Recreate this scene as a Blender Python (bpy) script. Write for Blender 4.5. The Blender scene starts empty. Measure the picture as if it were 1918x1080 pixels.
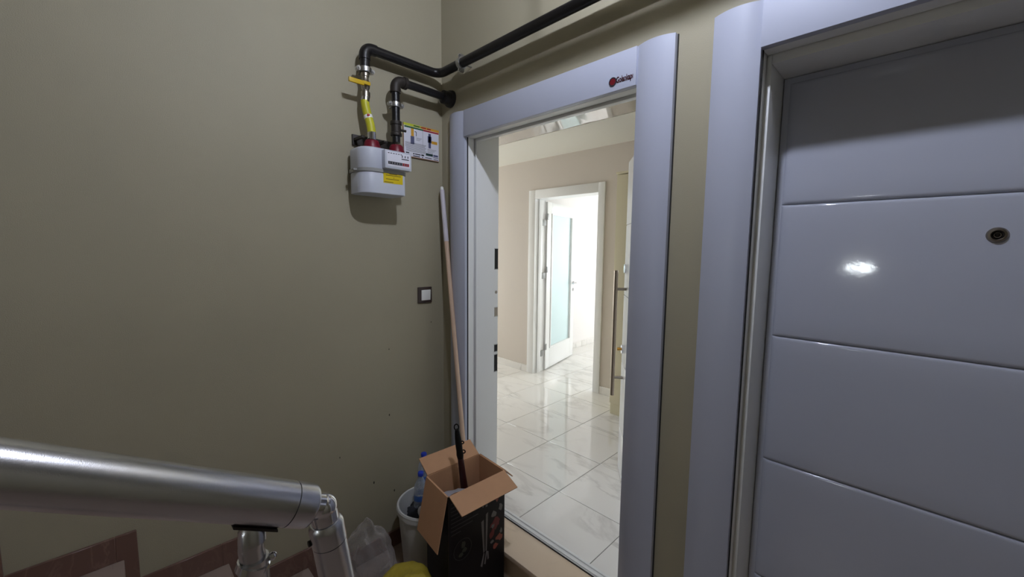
import bpy, bmesh, math, random
from mathutils import Vector, Matrix, noise
random.seed(7)
scene = bpy.context.scene
COL = scene.collection
PI = math.pi

# ------------------------------------------------------------------ camera
cam_data = bpy.data.cameras.new('camera')
cam_data.sensor_fit = 'HORIZONTAL'
cam_data.sensor_width = 36.0
cam_data.lens = 759.77 / 1918.0 * 36.0
cam_data.clip_start = 0.02
cam = bpy.data.objects.new('camera', cam_data)
COL.objects.link(cam)
_r = Vector((0.70724776, 0.70689395, 0.01007698))
_u = Vector((-0.07699439, 0.06284821, 0.99504873))
_f = Vector((-0.7027606, 0.70452186, -0.09887613))
cam.matrix_world = Matrix(((_r.x, _u.x, -_f.x, 1.968), (_r.y, _u.y, -_f.y, -1.397), (_r.z, _u.z, -_f.z, 1.45), (0, 0, 0, 1)))
scene.camera = cam

# ------------------------------------------------------------------ daylight, exposure
SKY = 16.5
world = bpy.data.worlds.new('overcast_sky')
scene.world = world
world.use_nodes = True
bg = world.node_tree.nodes['Background']
bg.inputs['Color'].default_value = (0.90, 0.97, 1.0, 1)
bg.inputs['Strength'].default_value = SKY
BULB = 1060.0          # stairwell bulb radiance
vs = scene.view_settings
vs.view_transform = 'Standard'
vs.look = 'None'
vs.exposure = 0.0
vs.gamma = 1.0
vs.use_curve_mapping = False


def portal(name, loc, direction, sx, sy):
    d = bpy.data.lights.new(name, 'AREA')
    d.shape = 'RECTANGLE'
    d.size = sx
    d.size_y = sy
    d.cycles.is_portal = True
    o = bpy.data.objects.new(name, d)
    COL.objects.link(o)
    o.location = loc
    o.rotation_euler = Vector(direction).to_track_quat('-Z', 'Y').to_euler()
    return o


portal('window_portal_hall', (-5.5, 1.13, 1.3), (1, 0, 0), 1.5, 2.1)
portal('window_portal_room', (0.15, 5.6, 1.5), (0, -1, 0), 1.66, 1.42)


# ------------------------------------------------------------------ materials
def srgb(r, g, b):
    f = lambda c: (c / 255 / 12.92) if c / 255 <= 0.04045 else ((c / 255 + 0.055) / 1.055) ** 2.4
    return (f(r), f(g), f(b), 1.0)


def mat(name, col, rough=0.5, metal=0.0, noise_scale=0, noise_amt=0.0, bump=0.0, bump_scale=200.0, coat=0.0, spec=0.5):
    m = bpy.data.materials.new(name)
    m.use_nodes = True
    nt = m.node_tree
    b = nt.nodes['Principled BSDF']
    b.inputs['Base Color'].default_value = col
    b.inputs['Roughness'].default_value = rough
    b.inputs['Metallic'].default_value = metal
    b.inputs['Coat Weight'].default_value = coat
    b.inputs['Specular IOR Level'].default_value = spec
    if noise_scale or bump:
        tc = nt.nodes.new('ShaderNodeTexCoord')
        geo = nt.nodes.new('ShaderNodeNewGeometry')
    if noise_scale:
        n = nt.nodes.new('ShaderNodeTexNoise')
        n.inputs['Scale'].default_value = noise_scale
        n.inputs['Detail'].default_value = 5
        nt.links.new(geo.outputs['Position'], n.inputs['Vector'])
        mx = nt.nodes.new('ShaderNodeMix')
        mx.data_type = 'RGBA'
        mx.inputs['A'].default_value = tuple(c * (1 - noise_amt) for c in col[:3]) + (1,)
        mx.inputs['B'].default_value = tuple(min(1, c * (1 + noise_amt)) for c in col[:3]) + (1,)
        nt.links.new(n.outputs['Fac'], mx.inputs['Factor'])
        nt.links.new(mx.outputs['Result'], b.inputs['Base Color'])
    if bump:
        n2 = nt.nodes.new('ShaderNodeTexNoise')
        n2.inputs['Scale'].default_value = bump_scale
        n2.inputs['Detail'].default_value = 3
        nt.links.new(geo.outputs['Position'], n2.inputs['Vector'])
        bp = nt.nodes.new('ShaderNodeBump')
        bp.inputs['Strength'].default_value = bump
        bp.inputs['Distance'].default_value = 0.01
        nt.links.new(n2.outputs['Fac'], bp.inputs['Height'])
        nt.links.new(bp.outputs['Normal'], b.inputs['Normal'])
    return m


def emit(name, col, strength):
    m = bpy.data.materials.new(name)
    m.use_nodes = True
    nt = m.node_tree
    nt.nodes.clear()
    e = nt.nodes.new('ShaderNodeEmission')
    o = nt.nodes.new('ShaderNodeOutputMaterial')
    e.inputs['Color'].default_value = col
    e.inputs['Strength'].default_value = strength
    nt.links.new(e.outputs[0], o.inputs[0])
    return m


def plaster_mat(name, col, marks=()):
    """painted plaster: broad mottling, roller texture, a few dark nicks of their own"""
    m = mat(name, col, 0.55, 0, 2.2, 0.07, 0.12, 320, spec=0.35)
    nt = m.node_tree
    b = nt.nodes['Principled BSDF']
    geo = [n for n in nt.nodes if n.type == 'NEW_GEOMETRY'][0]
    src = b.inputs['Base Color'].links[0].from_socket
    for (p, rad) in marks:
        vm = nt.nodes.new('ShaderNodeVectorMath')
        vm.operation = 'SUBTRACT'
        vm.inputs[1].default_value = p
        nt.links.new(geo.outputs['Position'], vm.inputs[0])
        sc = nt.nodes.new('ShaderNodeVectorMath')
        sc.operation = 'MULTIPLY'
        sc.inputs[1].default_value = (1, 1.6, 0.8)
        nt.links.new(vm.outputs[0], sc.inputs[0])
        ln = nt.nodes.new('ShaderNodeVectorMath')
        ln.operation = 'LENGTH'
        nt.links.new(sc.outputs[0], ln.inputs[0])
        lt = nt.nodes.new('ShaderNodeMath')
        lt.operation = 'LESS_THAN'
        lt.inputs[1].default_value = rad
        nt.links.new(ln.outputs['Value'], lt.inputs[0])
        mx = nt.nodes.new('ShaderNodeMix')
        mx.data_type = 'RGBA'
        mx.inputs['B'].default_value = (0.035, 0.028, 0.02, 1)
        nt.links.new(lt.outputs[0], mx.inputs['Factor'])
        nt.links.new(src, mx.inputs['A'])
        src = mx.outputs['Result']
    nt.links.new(src, b.inputs['Base Color'])
    return m


def marble_mat(name, base, vein, rough, scale=1.6, vein_amt=0.8):
    m = bpy.data.materials.new(name)
    m.use_nodes = True
    nt = m.node_tree
    L = nt.links.new
    b = nt.nodes['Principled BSDF']
    b.inputs['Roughness'].default_value = rough
    tc = nt.nodes.new('ShaderNodeTexCoord')
    oi = nt.nodes.new('ShaderNodeObjectInfo')
    mul = nt.nodes.new('ShaderNodeMath')
    mul.operation = 'MULTIPLY'
    mul.inputs[1].default_value = 37.0
    L(oi.outputs['Random'], mul.inputs[0])
    add = nt.nodes.new('ShaderNodeVectorMath')
    add.operation = 'ADD'
    L(tc.outputs['Object'], add.inputs[0])
    cx = nt.nodes.new('ShaderNodeCombineXYZ')
    for k in ('X', 'Y', 'Z'):
        L(mul.outputs[0], cx.inputs[k])
    L(cx.outputs[0], add.inputs[1])
    rot = nt.nodes.new('ShaderNodeMapping')
    rot.inputs['Rotation'].default_value = (0, 0, 0.5)
    rot.inputs['Scale'].default_value = (1.0, 2.6, 1.0)
    L(add.outputs[0], rot.inputs['Vector'])
    n = nt.nodes.new('ShaderNodeTexNoise')
    n.inputs['Scale'].default_value = scale
    n.inputs['Detail'].default_value = 8
    n.inputs['Roughness'].default_value = 0.55
    n.inputs['Distortion'].default_value = 0.7
    L(rot.outputs[0], n.inputs['Vector'])
    sub = nt.nodes.new('ShaderNodeMath')
    sub.operation = 'SUBTRACT'
    sub.inputs[1].default_value = 0.5
    L(n.outputs['Fac'], sub.inputs[0])
    ab = nt.nodes.new('ShaderNodeMath')
    ab.operation = 'ABSOLUTE'
    L(sub.outputs[0], ab.inputs[0])
    mr = nt.nodes.new('ShaderNodeMapRange')
    mr.inputs['From Min'].default_value = 0.0
    mr.inputs['From Max'].default_value = 0.035
    mr.inputs['To Min'].default_value = vein_amt
    mr.inputs['To Max'].default_value = 0.0
    L(ab.outputs[0], mr.inputs['Value'])
    n2 = nt.nodes.new('ShaderNodeTexNoise')
    n2.inputs['Scale'].default_value = 3.0
    L(add.outputs[0], n2.inputs['Vector'])
    mu = nt.nodes.new('ShaderNodeMath')
    mu.operation = 'MULTIPLY'
    L(mr.outputs[0], mu.inputs[0])
    mr2 = nt.nodes.new('ShaderNodeMapRange')
    mr2.inputs['From Min'].default_value = 0.4
    mr2.inputs['From Max'].default_value = 0.65
    L(n2.outputs['Fac'], mr2.inputs['Value'])
    L(mr2.outputs[0], mu.inputs[1])
    mx = nt.nodes.new('ShaderNodeMix')
    mx.data_type = 'RGBA'
    mx.inputs['A'].default_value = base
    mx.inputs['B'].default_value = vein
    L(mu.outputs[0], mx.inputs['Factor'])
    L(mx.outputs['Result'], b.inputs['Base Color'])
    return m


def wood_mat(name, c1, c2):
    m = bpy.data.materials.new(name)
    m.use_nodes = True
    nt = m.node_tree
    b = nt.nodes['Principled BSDF']
    b.inputs['Roughness'].default_value = 0.5
    geo = nt.nodes.new('ShaderNodeNewGeometry')
    mp = nt.nodes.new('ShaderNodeMapping')
    mp.inputs['Scale'].default_value = (60, 60, 3)
    nt.links.new(geo.outputs['Position'], mp.inputs['Vector'])
    n = nt.nodes.new('ShaderNodeTexNoise')
    n.inputs['Scale'].default_value = 1.5
    n.inputs['Detail'].default_value = 5
    nt.links.new(mp.outputs[0], n.inputs['Vector'])
    mx = nt.nodes.new('ShaderNodeMix')
    mx.data_type = 'RGBA'
    mx.inputs['A'].default_value = c1
    mx.inputs['B'].default_value = c2
    nt.links.new(n.outputs['Fac'], mx.inputs['Factor'])
    nt.links.new(mx.outputs['Result'], b.inputs['Base Color'])
    return m


def plastic_film(name, col, alpha):
    """thin clear or tinted film: mostly transparent, glossy creases"""
    m = bpy.data.materials.new(name)
    m.use_nodes = True
    nt = m.node_tree
    nt.nodes.clear()
    L = nt.links.new
    out = nt.nodes.new('ShaderNodeOutputMaterial')
    tr = nt.nodes.new('ShaderNodeBsdfTransparent')
    tr.inputs[0].default_value = (0.93, 0.92, 0.91, 1)
    pr = nt.nodes.new('ShaderNodeBsdfPrincipled')
    pr.inputs['Base Color'].default_value = col
    pr.inputs['Roughness'].default_value = 0.1
    geo = nt.nodes.new('ShaderNodeNewGeometry')
    n = nt.nodes.new('ShaderNodeTexNoise')
    n.inputs['Scale'].default_value = 26
    n.inputs['Detail'].default_value = 3
    L(geo.outputs['Position'], n.inputs['Vector'])
    bp = nt.nodes.new('ShaderNodeBump')
    bp.inputs['Strength'].default_value = 0.6
    bp.inputs['Distance'].default_value = 0.02
    L(n.outputs['Fac'], bp.inputs['Height'])
    L(bp.outputs['Normal'], pr.inputs['Normal'])
    lw = nt.nodes.new('ShaderNodeLayerWeight')
    lw.inputs['Blend'].default_value = 0.35
    L(bp.outputs['Normal'], lw.inputs['Normal'])
    mr = nt.nodes.new('ShaderNodeMapRange')
    mr.inputs['To Min'].default_value = alpha
    mr.inputs['To Max'].default_value = min(1, alpha + 0.55)
    L(lw.outputs['Facing'], mr.inputs['Value'])
    mx = nt.nodes.new('ShaderNodeMixShader')
    L(mr.outputs[0], mx.inputs['Fac'])
    L(tr.outputs[0], mx.inputs[1])
    L(pr.outputs[0], mx.inputs[2])
    L(mx.outputs[0], out.inputs[0])
    return m


def frosted_mat(name, col):
    m = bpy.data.materials.new(name)
    m.use_nodes = True
    nt = m.node_tree
    nt.nodes.clear()
    out = nt.nodes.new('ShaderNodeOutputMaterial')
    d = nt.nodes.new('ShaderNodeBsdfPrincipled')
    d.inputs['Base Color'].default_value = col
    d.inputs['Roughness'].default_value = 0.55
    t = nt.nodes.new('ShaderNodeBsdfTranslucent')
    t.inputs[0].default_value = col
    mx = nt.nodes.new('ShaderNodeMixShader')
    mx.inputs[0].default_value = 0.2
    nt.links.new(d.outputs[0], mx.inputs[1])
    nt.links.new(t.outputs[0], mx.inputs[2])
    nt.links.new(mx.outputs[0], out.inputs[0])
    return m


def brushed_metal(name, col, rough):
    m = mat(name, col, rough, 1.0, 0, 0, 0.05, 900)
    return m


NICKS = [((0, -0.358, 0.542), 0.005), ((0, -0.455, 0.195), 0.006), ((0, -0.352, 0.905), 0.0035),
         ((0, -0.337, 0.10), 0.0055), ((0, -0.085, 1.02), 0.0035), ((0, -0.63, 0.40), 0.0035)]
M = {}
WALL = srgb(166, 159, 137)
M['wall'] = plaster_mat('olive_beige_paint', WALL, NICKS)
M['wall_plain'] = plaster_mat('olive_beige_paint_plain', WALL)
M['ceiling'] = mat('grey_beige_ceiling_paint', srgb(160, 154, 138), 0.8)
M['hall_wall'] = mat('pinkish_beige_paint', srgb(207, 198, 188), 0.6, 0, 3, 0.02, 0.05, 300)
M['cream_ceiling'] = mat('cream_ceiling_paint', srgb(226, 223, 213), 0.75)
M['stretch'] = mat('glossy_stretch_ceiling', srgb(212, 208, 205), 0.015, 0.55)
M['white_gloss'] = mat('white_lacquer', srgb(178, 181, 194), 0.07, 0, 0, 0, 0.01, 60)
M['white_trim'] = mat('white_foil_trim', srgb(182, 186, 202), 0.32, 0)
M['frame'] = mat('white_frame_paint', srgb(234, 235, 234), 0.3)
M['leaf_white'] = mat('bright_white_lacquer', srgb(235, 236, 238), 0.15)
M['white'] = mat('white_paint', srgb(235, 235, 234), 0.3)
M['dark'] = mat('black_void', srgb(16, 16, 20), 0.6)
M['gasket'] = mat('dark_gap_sealant', srgb(40, 38, 36), 0.8)
M['tile'] = marble_mat('white_marble_tile', srgb(233, 230, 226), srgb(176, 171, 166), 0.045, 1.1, 0.5)
M['grout'] = mat('grey_grout', srgb(120, 116, 110), 0.9)
M['landing'] = marble_mat('pinkish_beige_marble', srgb(162, 145, 134), srgb(130, 110, 98), 0.3, 3)
M['skirt'] = marble_mat('brown_marble', srgb(112, 84, 74), srgb(140, 112, 100), 0.3, 5, 0.6)
M['sill'] = marble_mat('beige_marble_sill', srgb(226, 204, 178), srgb(190, 168, 142), 0.3, 3, 0.5)
M['alu'] = brushed_metal('anodised_aluminium', srgb(205, 206, 212), 0.24)
M['chrome'] = mat('polished_chrome', srgb(215, 216, 222), 0.1, 1.0)
M['steel'] = mat('stainless_steel', srgb(150, 142, 132), 0.3, 1.0)
M['galv'] = mat('galvanised_steel', srgb(185, 185, 186), 0.32, 1.0, 40, 0.2)
M['iron'] = mat('black_painted_pipe', srgb(15, 13, 17), 0.38, 0, 30, 0.3, 0.1, 150)
M['iron_fit'] = mat('dark_iron_fitting', srgb(46, 40, 36), 0.55, 0.2, 50, 0.3)
M['yellow_hose'] = mat('yellow_hose_cover', srgb(196, 192, 44), 0.45)
M['yellow_lever'] = mat('yellow_plastic', srgb(205, 170, 20), 0.4)
M['red_cap'] = mat('dark_red_plastic', srgb(112, 14, 36), 0.4)
M['brass_nickel'] = mat('nickel_brass', srgb(165, 158, 148), 0.3, 1.0)
M['meter'] = mat('grey_meter_paint', srgb(196, 200, 212), 0.38)
M['meter_seam'] = mat('grey_seam_band', srgb(150, 150, 148), 0.5)
M['label_yellow'] = mat('yellow_label', srgb(222, 196, 10), 0.4)
M['ink'] = mat('dark_print', srgb(34, 34, 46), 0.6)
M['ink_grey'] = mat('grey_print', srgb(120, 118, 122), 0.6)
M['paper'] = mat('white_print_board', srgb(226, 226, 236), 0.35)
M['p_green'] = mat('green_print', srgb(30, 90, 50), 0.5)
M['p_red'] = mat('red_print', srgb(160, 26, 40), 0.5)
M['p_lime'] = mat('lime_print', srgb(200, 206, 60), 0.5)
M['p_orange'] = mat('orange_print', srgb(214, 160, 50), 0.5)
M['p_blue'] = mat('blue_grey_print', srgb(84, 88, 120), 0.5)
M['p_pink'] = mat('salmon_print', srgb(190, 96, 80), 0.5)
M['p_silver'] = mat('silver_print', srgb(104, 99, 99), 0.4)
M['p_food_red'] = mat('deep_red_print', srgb(104, 18, 22), 0.5)
M['p_food_pink'] = mat('dull_salmon_print', srgb(138, 66, 52), 0.5)
M['p_darkgreen'] = mat('dark_green_print', srgb(14, 52, 52), 0.5)
M['board_edge'] = mat('brown_board_edge', srgb(160, 120, 90), 0.7)
M['switch'] = mat('dark_brown_plastic', srgb(62, 50, 46), 0.35)
M['rocker'] = mat('white_plastic', srgb(244, 244, 240), 0.3)
M['wood'] = wood_mat('broom_stick_wood', srgb(206, 174, 148), srgb(224, 198, 174))
M['sleeve'] = mat('white_plastic_sleeve', srgb(212, 206, 214), 0.4)
M['card'] = mat('brown_cardboard', srgb(194, 149, 113), 0.8, 0, 25, 0.06, 0.08, 400)
M['card_dark'] = mat('black_printed_cardboard', srgb(11, 8, 11), 0.45, spec=0.25)
M['black_plastic'] = mat('black_plastic', srgb(9, 7, 8), 0.55, spec=0.25)
M['maroon'] = mat('dark_maroon_plastic', srgb(48, 14, 16), 0.4)
M['bucket'] = mat('white_bucket_plastic', srgb(214, 214, 212), 0.4)
M['bottle'] = plastic_film('clear_bottle_plastic', srgb(215, 225, 240), 0.22)
M['cap'] = mat('blue_bottle_cap', srgb(40, 66, 190), 0.35)
M['label_blue'] = mat('blue_bottle_label', srgb(60, 100, 170), 0.4)
M['rag'] = mat('dark_blue_black_cloth', srgb(38, 40, 48), 0.85, 0, 30, 0.5)
M['bag_clear'] = plastic_film('clear_plastic_bag', srgb(236, 230, 228), 0.13)
M['bag_yellow'] = mat('yellow_plastic_sack', srgb(172, 154, 52), 0.5, 0, 14, 0.2, 0.6, 45)
M['frost'] = frosted_mat('frosted_glass', srgb(226, 244, 246))
M['cabinet'] = mat('cream_cabinet', srgb(218, 210, 180), 0.35)
M['brass'] = mat('brass', srgb(190, 140, 60), 0.3, 1.0)
M['hinge_grey'] = mat('satin_hinge_metal', srgb(150, 150, 148), 0.5, 0.3)
M['lens'] = mat('dark_lens', srgb(20, 16, 12), 0.05)
M['black_metal'] = mat('dark_bronze_metal', srgb(150, 138, 126), 0.35, 1.0)
M['lamp_base'] = mat('lamp_socket_black', srgb(30, 30, 30), 0.5)
M['bulb'] = emit('lit_bulb', (0.86, 0.92, 1.10, 1), BULB)
M['wall_lamp'] = emit('lit_wall_lamp', (0.9, 0.97, 1.0, 1), 60.0)


# ------------------------------------------------------------------ mesh helpers
class MB:
    def __init__(s):
        s.bm = bmesh.new()

    def _add(s, verts, faces, smooth=False):
        vs_ = [s.bm.verts.new(v) for v in verts]
        fs = []
        for f in faces:
            try:
                fc = s.bm.faces.new([vs_[i] for i in f])
                fc.smooth = smooth
                fs.append(fc)
            except ValueError:
                pass
        return vs_, fs

    def box(s, a, b, bev=0.0, seg=2):
        x0, x1 = sorted((a[0], b[0]))
        y0, y1 = sorted((a[1], b[1]))
        z0, z1 = sorted((a[2], b[2]))
        v = [(x0, y0, z0), (x1, y0, z0), (x1, y1, z0), (x0, y1, z0), (x0, y0, z1), (x1, y0, z1), (x1, y1, z1), (x0, y1, z1)]
        f = [(0, 3, 2, 1), (4, 5, 6, 7), (0, 1, 5, 4), (1, 2, 6, 5), (2, 3, 7, 6), (3, 0, 4, 7)]
        vs_, fs = s._add(v, f)
        if bev:
            es = {e for fc in fs for e in fc.edges}
            r = bmesh.ops.bevel(s.bm, geom=list(es), offset=bev, segments=seg, affect='EDGES', profile=0.6, clamp_overlap=True)
            for fc in r['faces']:
                fc.smooth = True
        return s

    def frame(s, p, d):
        d = Vector(d).normalized()
        a = Vector((0, 0, 1)) if abs(d.z) < 0.9 else Vector((1, 0, 0))
        x = d.cross(a).normalized()
        return x, d.cross(x)

    def cyl(s, p0, p1, r0, r1=None, seg=24, caps=True, smooth=True):
        r1 = r0 if r1 is None else r1
        p0, p1 = Vector(p0), Vector(p1)
        x, y = s.frame(p0, p1 - p0)
        v, f = [], []
        for p, r in ((p0, r0), (p1, r1)):
            for i in range(seg):
                t = 2 * PI * i / seg
                v.append(p + (x * math.cos(t) + y * math.sin(t)) * r)
        side = [(i, (i + 1) % seg, seg + (i + 1) % seg, seg + i) for i in range(seg)]
        s._add(v, side, smooth)
        if caps:
            s._add(v[:seg], [tuple(range(seg))[::-1]])
            s._add(v[seg:], [tuple(range(seg))])
        return s

    def tube(s, pts, r, seg=20, caps=True):
        pts = [Vector(p) for p in pts]
        rs = r if isinstance(r, (list, tuple)) else [r] * len(pts)
        v, f = [], []
        x = None
        for i, p in enumerate(pts):
            d = (pts[min(i + 1, len(pts) - 1)] - pts[max(i - 1, 0)]).normalized()
            if x is None:
                x, y = s.frame(p, d)
            else:
                x = (x - d * x.dot(d)).normalized()
                y = d.cross(x)
            for k in range(seg):
                t = 2 * PI * k / seg
                v.append(p + (x * math.cos(t) + y * math.sin(t)) * rs[i])
        for i in range(len(pts) - 1):
            for k in range(seg):
                f.append((i * seg + k, i * seg + (k + 1) % seg, (i + 1) * seg + (k + 1) % seg, (i + 1) * seg + k))
        if caps:
            f.append(tuple(range(seg))[::-1])
            f.append(tuple((len(pts) - 1) * seg + k for k in range(seg)))
        s._add(v, f, True)
        return s

    def lathe(s, prof, c=(0, 0, 0), axis=(0, 0, 1), seg=32, smooth=True):
        """prof: list of (radius, distance along axis)"""
        c, axis = Vector(c), Vector(axis).normalized()
        x, y = s.frame(c, axis)
        v, f = [], []
        for r, h in prof:
            for k in range(seg):
                t = 2 * PI * k / seg
                v.append(c + axis * h + (x * math.cos(t) + y * math.sin(t)) * max(r, 1e-5))
        for i in range(len(prof) - 1):
            for k in range(seg):
                f.append((i * seg + k, i * seg + (k + 1) % seg, (i + 1) * seg + (k + 1) % seg, (i + 1) * seg + k))
        s._add(v, f, smooth)
        return s

    def prism(s, poly, ex, smooth=False):
        """poly: list of 3D points (one flat outline), ex: extrusion vector"""
        n = len(poly)
        ex = Vector(ex)
        v = [Vector(p) for p in poly] + [Vector(p) + ex for p in poly]
        side = [(i, (i + 1) % n, n + (i + 1) % n, n + i) for i in range(n)]
        s._add(v, side, smooth)
        s._add(v[:n], [tuple(range(n))[::-1]])
        s._add(v[n:], [tuple(range(n))])
        return s

    def ball(s, c, r, seg=24, rings=14):
        prof = [(math.sin(PI * i / rings), -math.cos(PI * i / rings)) for i in range(rings + 1)]
        rr = r if isinstance(r, (list, tuple)) else (r, r, r)
        v, f = [], []
        for a, h in prof:
            for k in range(seg):
                t = 2 * PI * k / seg
                v.append((c[0] + rr[0] * max(a, 1e-5) * math.cos(t), c[1] + rr[1] * max(a, 1e-5) * math.sin(t), c[2] + rr[2] * h))
        for i in range(rings):
            for k in range(seg):
                f.append((i * seg + k, i * seg + (k + 1) % seg, (i + 1) * seg + (k + 1) % seg, (i + 1) * seg + k))
        s._add(v, f, True)
        return s

    def mesh(s, name):
        bmesh.ops.recalc_face_normals(s.bm, faces=s.bm.faces[:])
        me = bpy.data.meshes.new(name)
        s.bm.to_mesh(me)
        s.bm.free()
        me.set_sharp_from_angle(angle=math.radians(38))
        return me


def put(name, me, m, parent=None):
    if m is not None and not me.materials:
        me.materials.append(m)
    o = bpy.data.objects.new(name, me)
    COL.objects.link(o)
    if parent is not None:
        o.parent = parent
        o.matrix_parent_inverse = inv_of(parent)
    return o


_W = {}


def inv_of(p):
    return Matrix.Translation(-Vector(_W.get(p.name, (0, 0, 0))))


def obj(name, mb, m, parent=None):
    o = put(name, mb.mesh(name), m, parent)
    _W.setdefault(o.name, (0, 0, 0))
    return o


def empty(name, loc=(0, 0, 0)):
    o = bpy.data.objects.new(name, None)
    o.empty_display_size = 0.05
    COL.objects.link(o)
    o.location = loc
    _W[o.name] = tuple(loc)
    return o


def tag(o, label, cat, group=None):
    o['label'] = label
    o['category'] = cat
    if group:
        o['group'] = group
    return o


def thing(name, loc, label, cat, group=None):
    return tag(empty(name, loc), label, cat, group)


def struct(o, label=None):
    o['kind'] = 'structure'
    if label:
        o['label'] = label
    return o


def text_mesh(txt, size, name):
    cu = bpy.data.curves.new(name, 'FONT')
    cu.body = txt
    cu.size = size
    cu.extrude = 0.0004
    cu.offset = 0.0007
    cu.resolution_u = 3
    t = bpy.data.objects.new(name, cu)
    COL.objects.link(t)
    dg = bpy.context.evaluated_depsgraph_get()
    me = bpy.data.meshes.new_from_object(t.evaluated_get(dg))
    bpy.data.objects.remove(t)
    return me


# ------------------------------------------------------------------ the shell of the landing
ZL = -0.222           # landing floor (hall floor is 0)
ZC = 3.02
# openings behind the door trims
D1 = (0.19, 1.256)
D2 = (1.556, 2.622)
OPH = 2.09
wl = struct(obj('wall_left', MB().box((-0.18, -3.4, ZL - 0.05), (0, 0, ZC)), M['wall']), 'olive beige painted plaster wall carrying the gas meter')
m = MB()
for x0, x1, z0, z1 in ((-0.18, D1[0], ZL - 0.05, ZC), (D1[0], D1[1], OPH, ZC), (D1[1], D2[0], ZL - 0.05, ZC), (D2[0], D2[1], OPH, ZC), (D2[1], 4.0, ZL - 0.05, ZC)):
    m.box((x0, 0, z0), (x1, 0.2, z1))
struct(obj('wall_door_side', m, M['wall_plain']), 'olive beige painted wall around the two white apartment doors')
struct(obj('wall_back', MB().box((-0.18, -3.55, ZL - 0.05), (4.0, -3.4, ZC)), M['wall_plain']), 'olive beige wall behind the stairs')
struct(obj('wall_right', MB().box((4.0, -3.55, ZL - 0.05), (4.15, 0.2, ZC)), M['wall_plain']), 'olive beige end wall of the landing')
struct(obj('ceiling', MB().box((-0.18, -3.55, ZC), (4.15, 0.2, ZC + 0.1)), M['ceiling']), 'plain white stairwell ceiling')
fl = struct(empty('floor_landing', (0, 0, ZL)), 'pinkish beige marble landing floor at the foot of the steps')
obj('screed', MB().box((0, -3.4, ZL - 0.05), (4.0, 0, ZL - 0.012)), M['grout'], fl)
ty = 0.0
slab = {}
for i in range(7):
    for j in range(6):
        x0, y1 = i * 0.6, -j * 0.58
        x1, y0 = min(x0 + 0.597, 4.0), max(y1 - 0.577, -3.4)
        if x1 - x0 < 0.05 or y1 - y0 < 0.05:
            continue
        obj('marble_slab', MB().box((x0, y0, ZL - 0.012), (x1, y1, ZL), 0.001, 1), M['landing'], fl)

# steps rising along the left wall towards the viewer
st = struct(empty('staircase', (0.7, -0.82, ZL)), 'beige marble steps climbing along the left wall behind the railing')
yr = [-0.82 - 0.308 * k for k in range(9)]
zt = [-0.085] + [0.117 + 0.193 * k for k in range(8)]
for k in range(8):
    obj('riser', MB().box((0, yr[k] - 0.02, ZL if k == 0 else zt[k - 1]), (1.42, yr[k], zt[k] - 0.03)), M['landing'], st)
    obj('tread', MB().box((0, yr[k + 1] - 0.02, zt[k] - 0.03), (1.44, yr[k] + 0.02, zt[k]), 0.004), M['landing'], st)
m = MB()
poly = [(0.0, yr[0] - 0.02, ZL)]
for k in range(8):
    poly += [(0.0, yr[k] - 0.02, zt[k] - 0.03), (0.0, yr[k + 1] - 0.02, zt[k] - 0.03)]
poly += [(0.0, yr[8] - 0.02, ZL)]
m.prism(poly, (1.4, 0, 0))
obj('stair_core', m, M['wall_plain'], st)

# skirting stepping up the left wall: dark brown marble
bb = struct(empty('baseboard_left', (0, -0.4, ZL)), 'brown marble skirting stepping up the left wall with the stairs')


def skirt_piece(y0, y1, z0, z1):
    obj('skirting_tile', MB().box((0.0, y0, z0), (0.012, y1, z1), 0.0015, 1), M['skirt'], bb)


SK = 0.094
OFF = 0.058
skirt_piece(-0.38, -0.0, ZL, ZL + SK)
skirt_piece(yr[0] + OFF, -0.383, ZL, ZL + SK)
zprev = ZL
for k in range(8):
    skirt_piece(yr[k], yr[k] + OFF, zprev, zt[k] + SK)              # upright beside the riser
    skirt_piece(yr[k + 1] + OFF, yr[k], zt[k], zt[k] + SK)          # along the tread
    zprev = zt[k]

# door step and threshold
ds = struct(empty('floor_door_step', (0.72, -0.05, ZL)), 'beige marble door step below the open apartment door')
obj('step_core', MB().box((0.105, -0.105, ZL), (1.35, 0.0, -0.026)), M['sill'], ds)
obj('step_slab', MB().box((0.105, -0.128, -0.026), (1.35, 0.055, -0.002), 0.004), M['sill'], ds)
th = struct(empty('trim_threshold', (0.72, 0.07, 0)), 'thin ridged metal threshold strip in the open doorway')
obj('strip', MB().box((0.19, 0.05, -0.02), (1.256, 0.098, 0.004)), M['white'], th)
obj('sealant_line', MB().box((0.24, 0.046, -0.004), (1.206, 0.0505, 0.0015)), M['gasket'], th)
obj('ridge', MB().box((0.19, 0.055, 0.004), (1.256, 0.068, 0.009), 0.002), M['white'], th)
obj('ridge', MB().box((0.19, 0.08, 0.004), (1.256, 0.094, 0.009), 0.002), M['white'], th)


# ------------------------------------------------------------------ apartment doors
def casing_profile(x0, x1, convex=0.018, base=0.022, n=12):
    """plan outline of a jamb cover: flat at the wall, gently convex towards the landing"""
    pts = [(x0, 0.0)]
    for i in range(n + 1):
        t = i / n
        pts.append((x0 + (x1 - x0) * t, -base - convex * (1 - (2 * t - 1) ** 2)))
    pts.append((x1, 0.0))
    return pts


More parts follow.
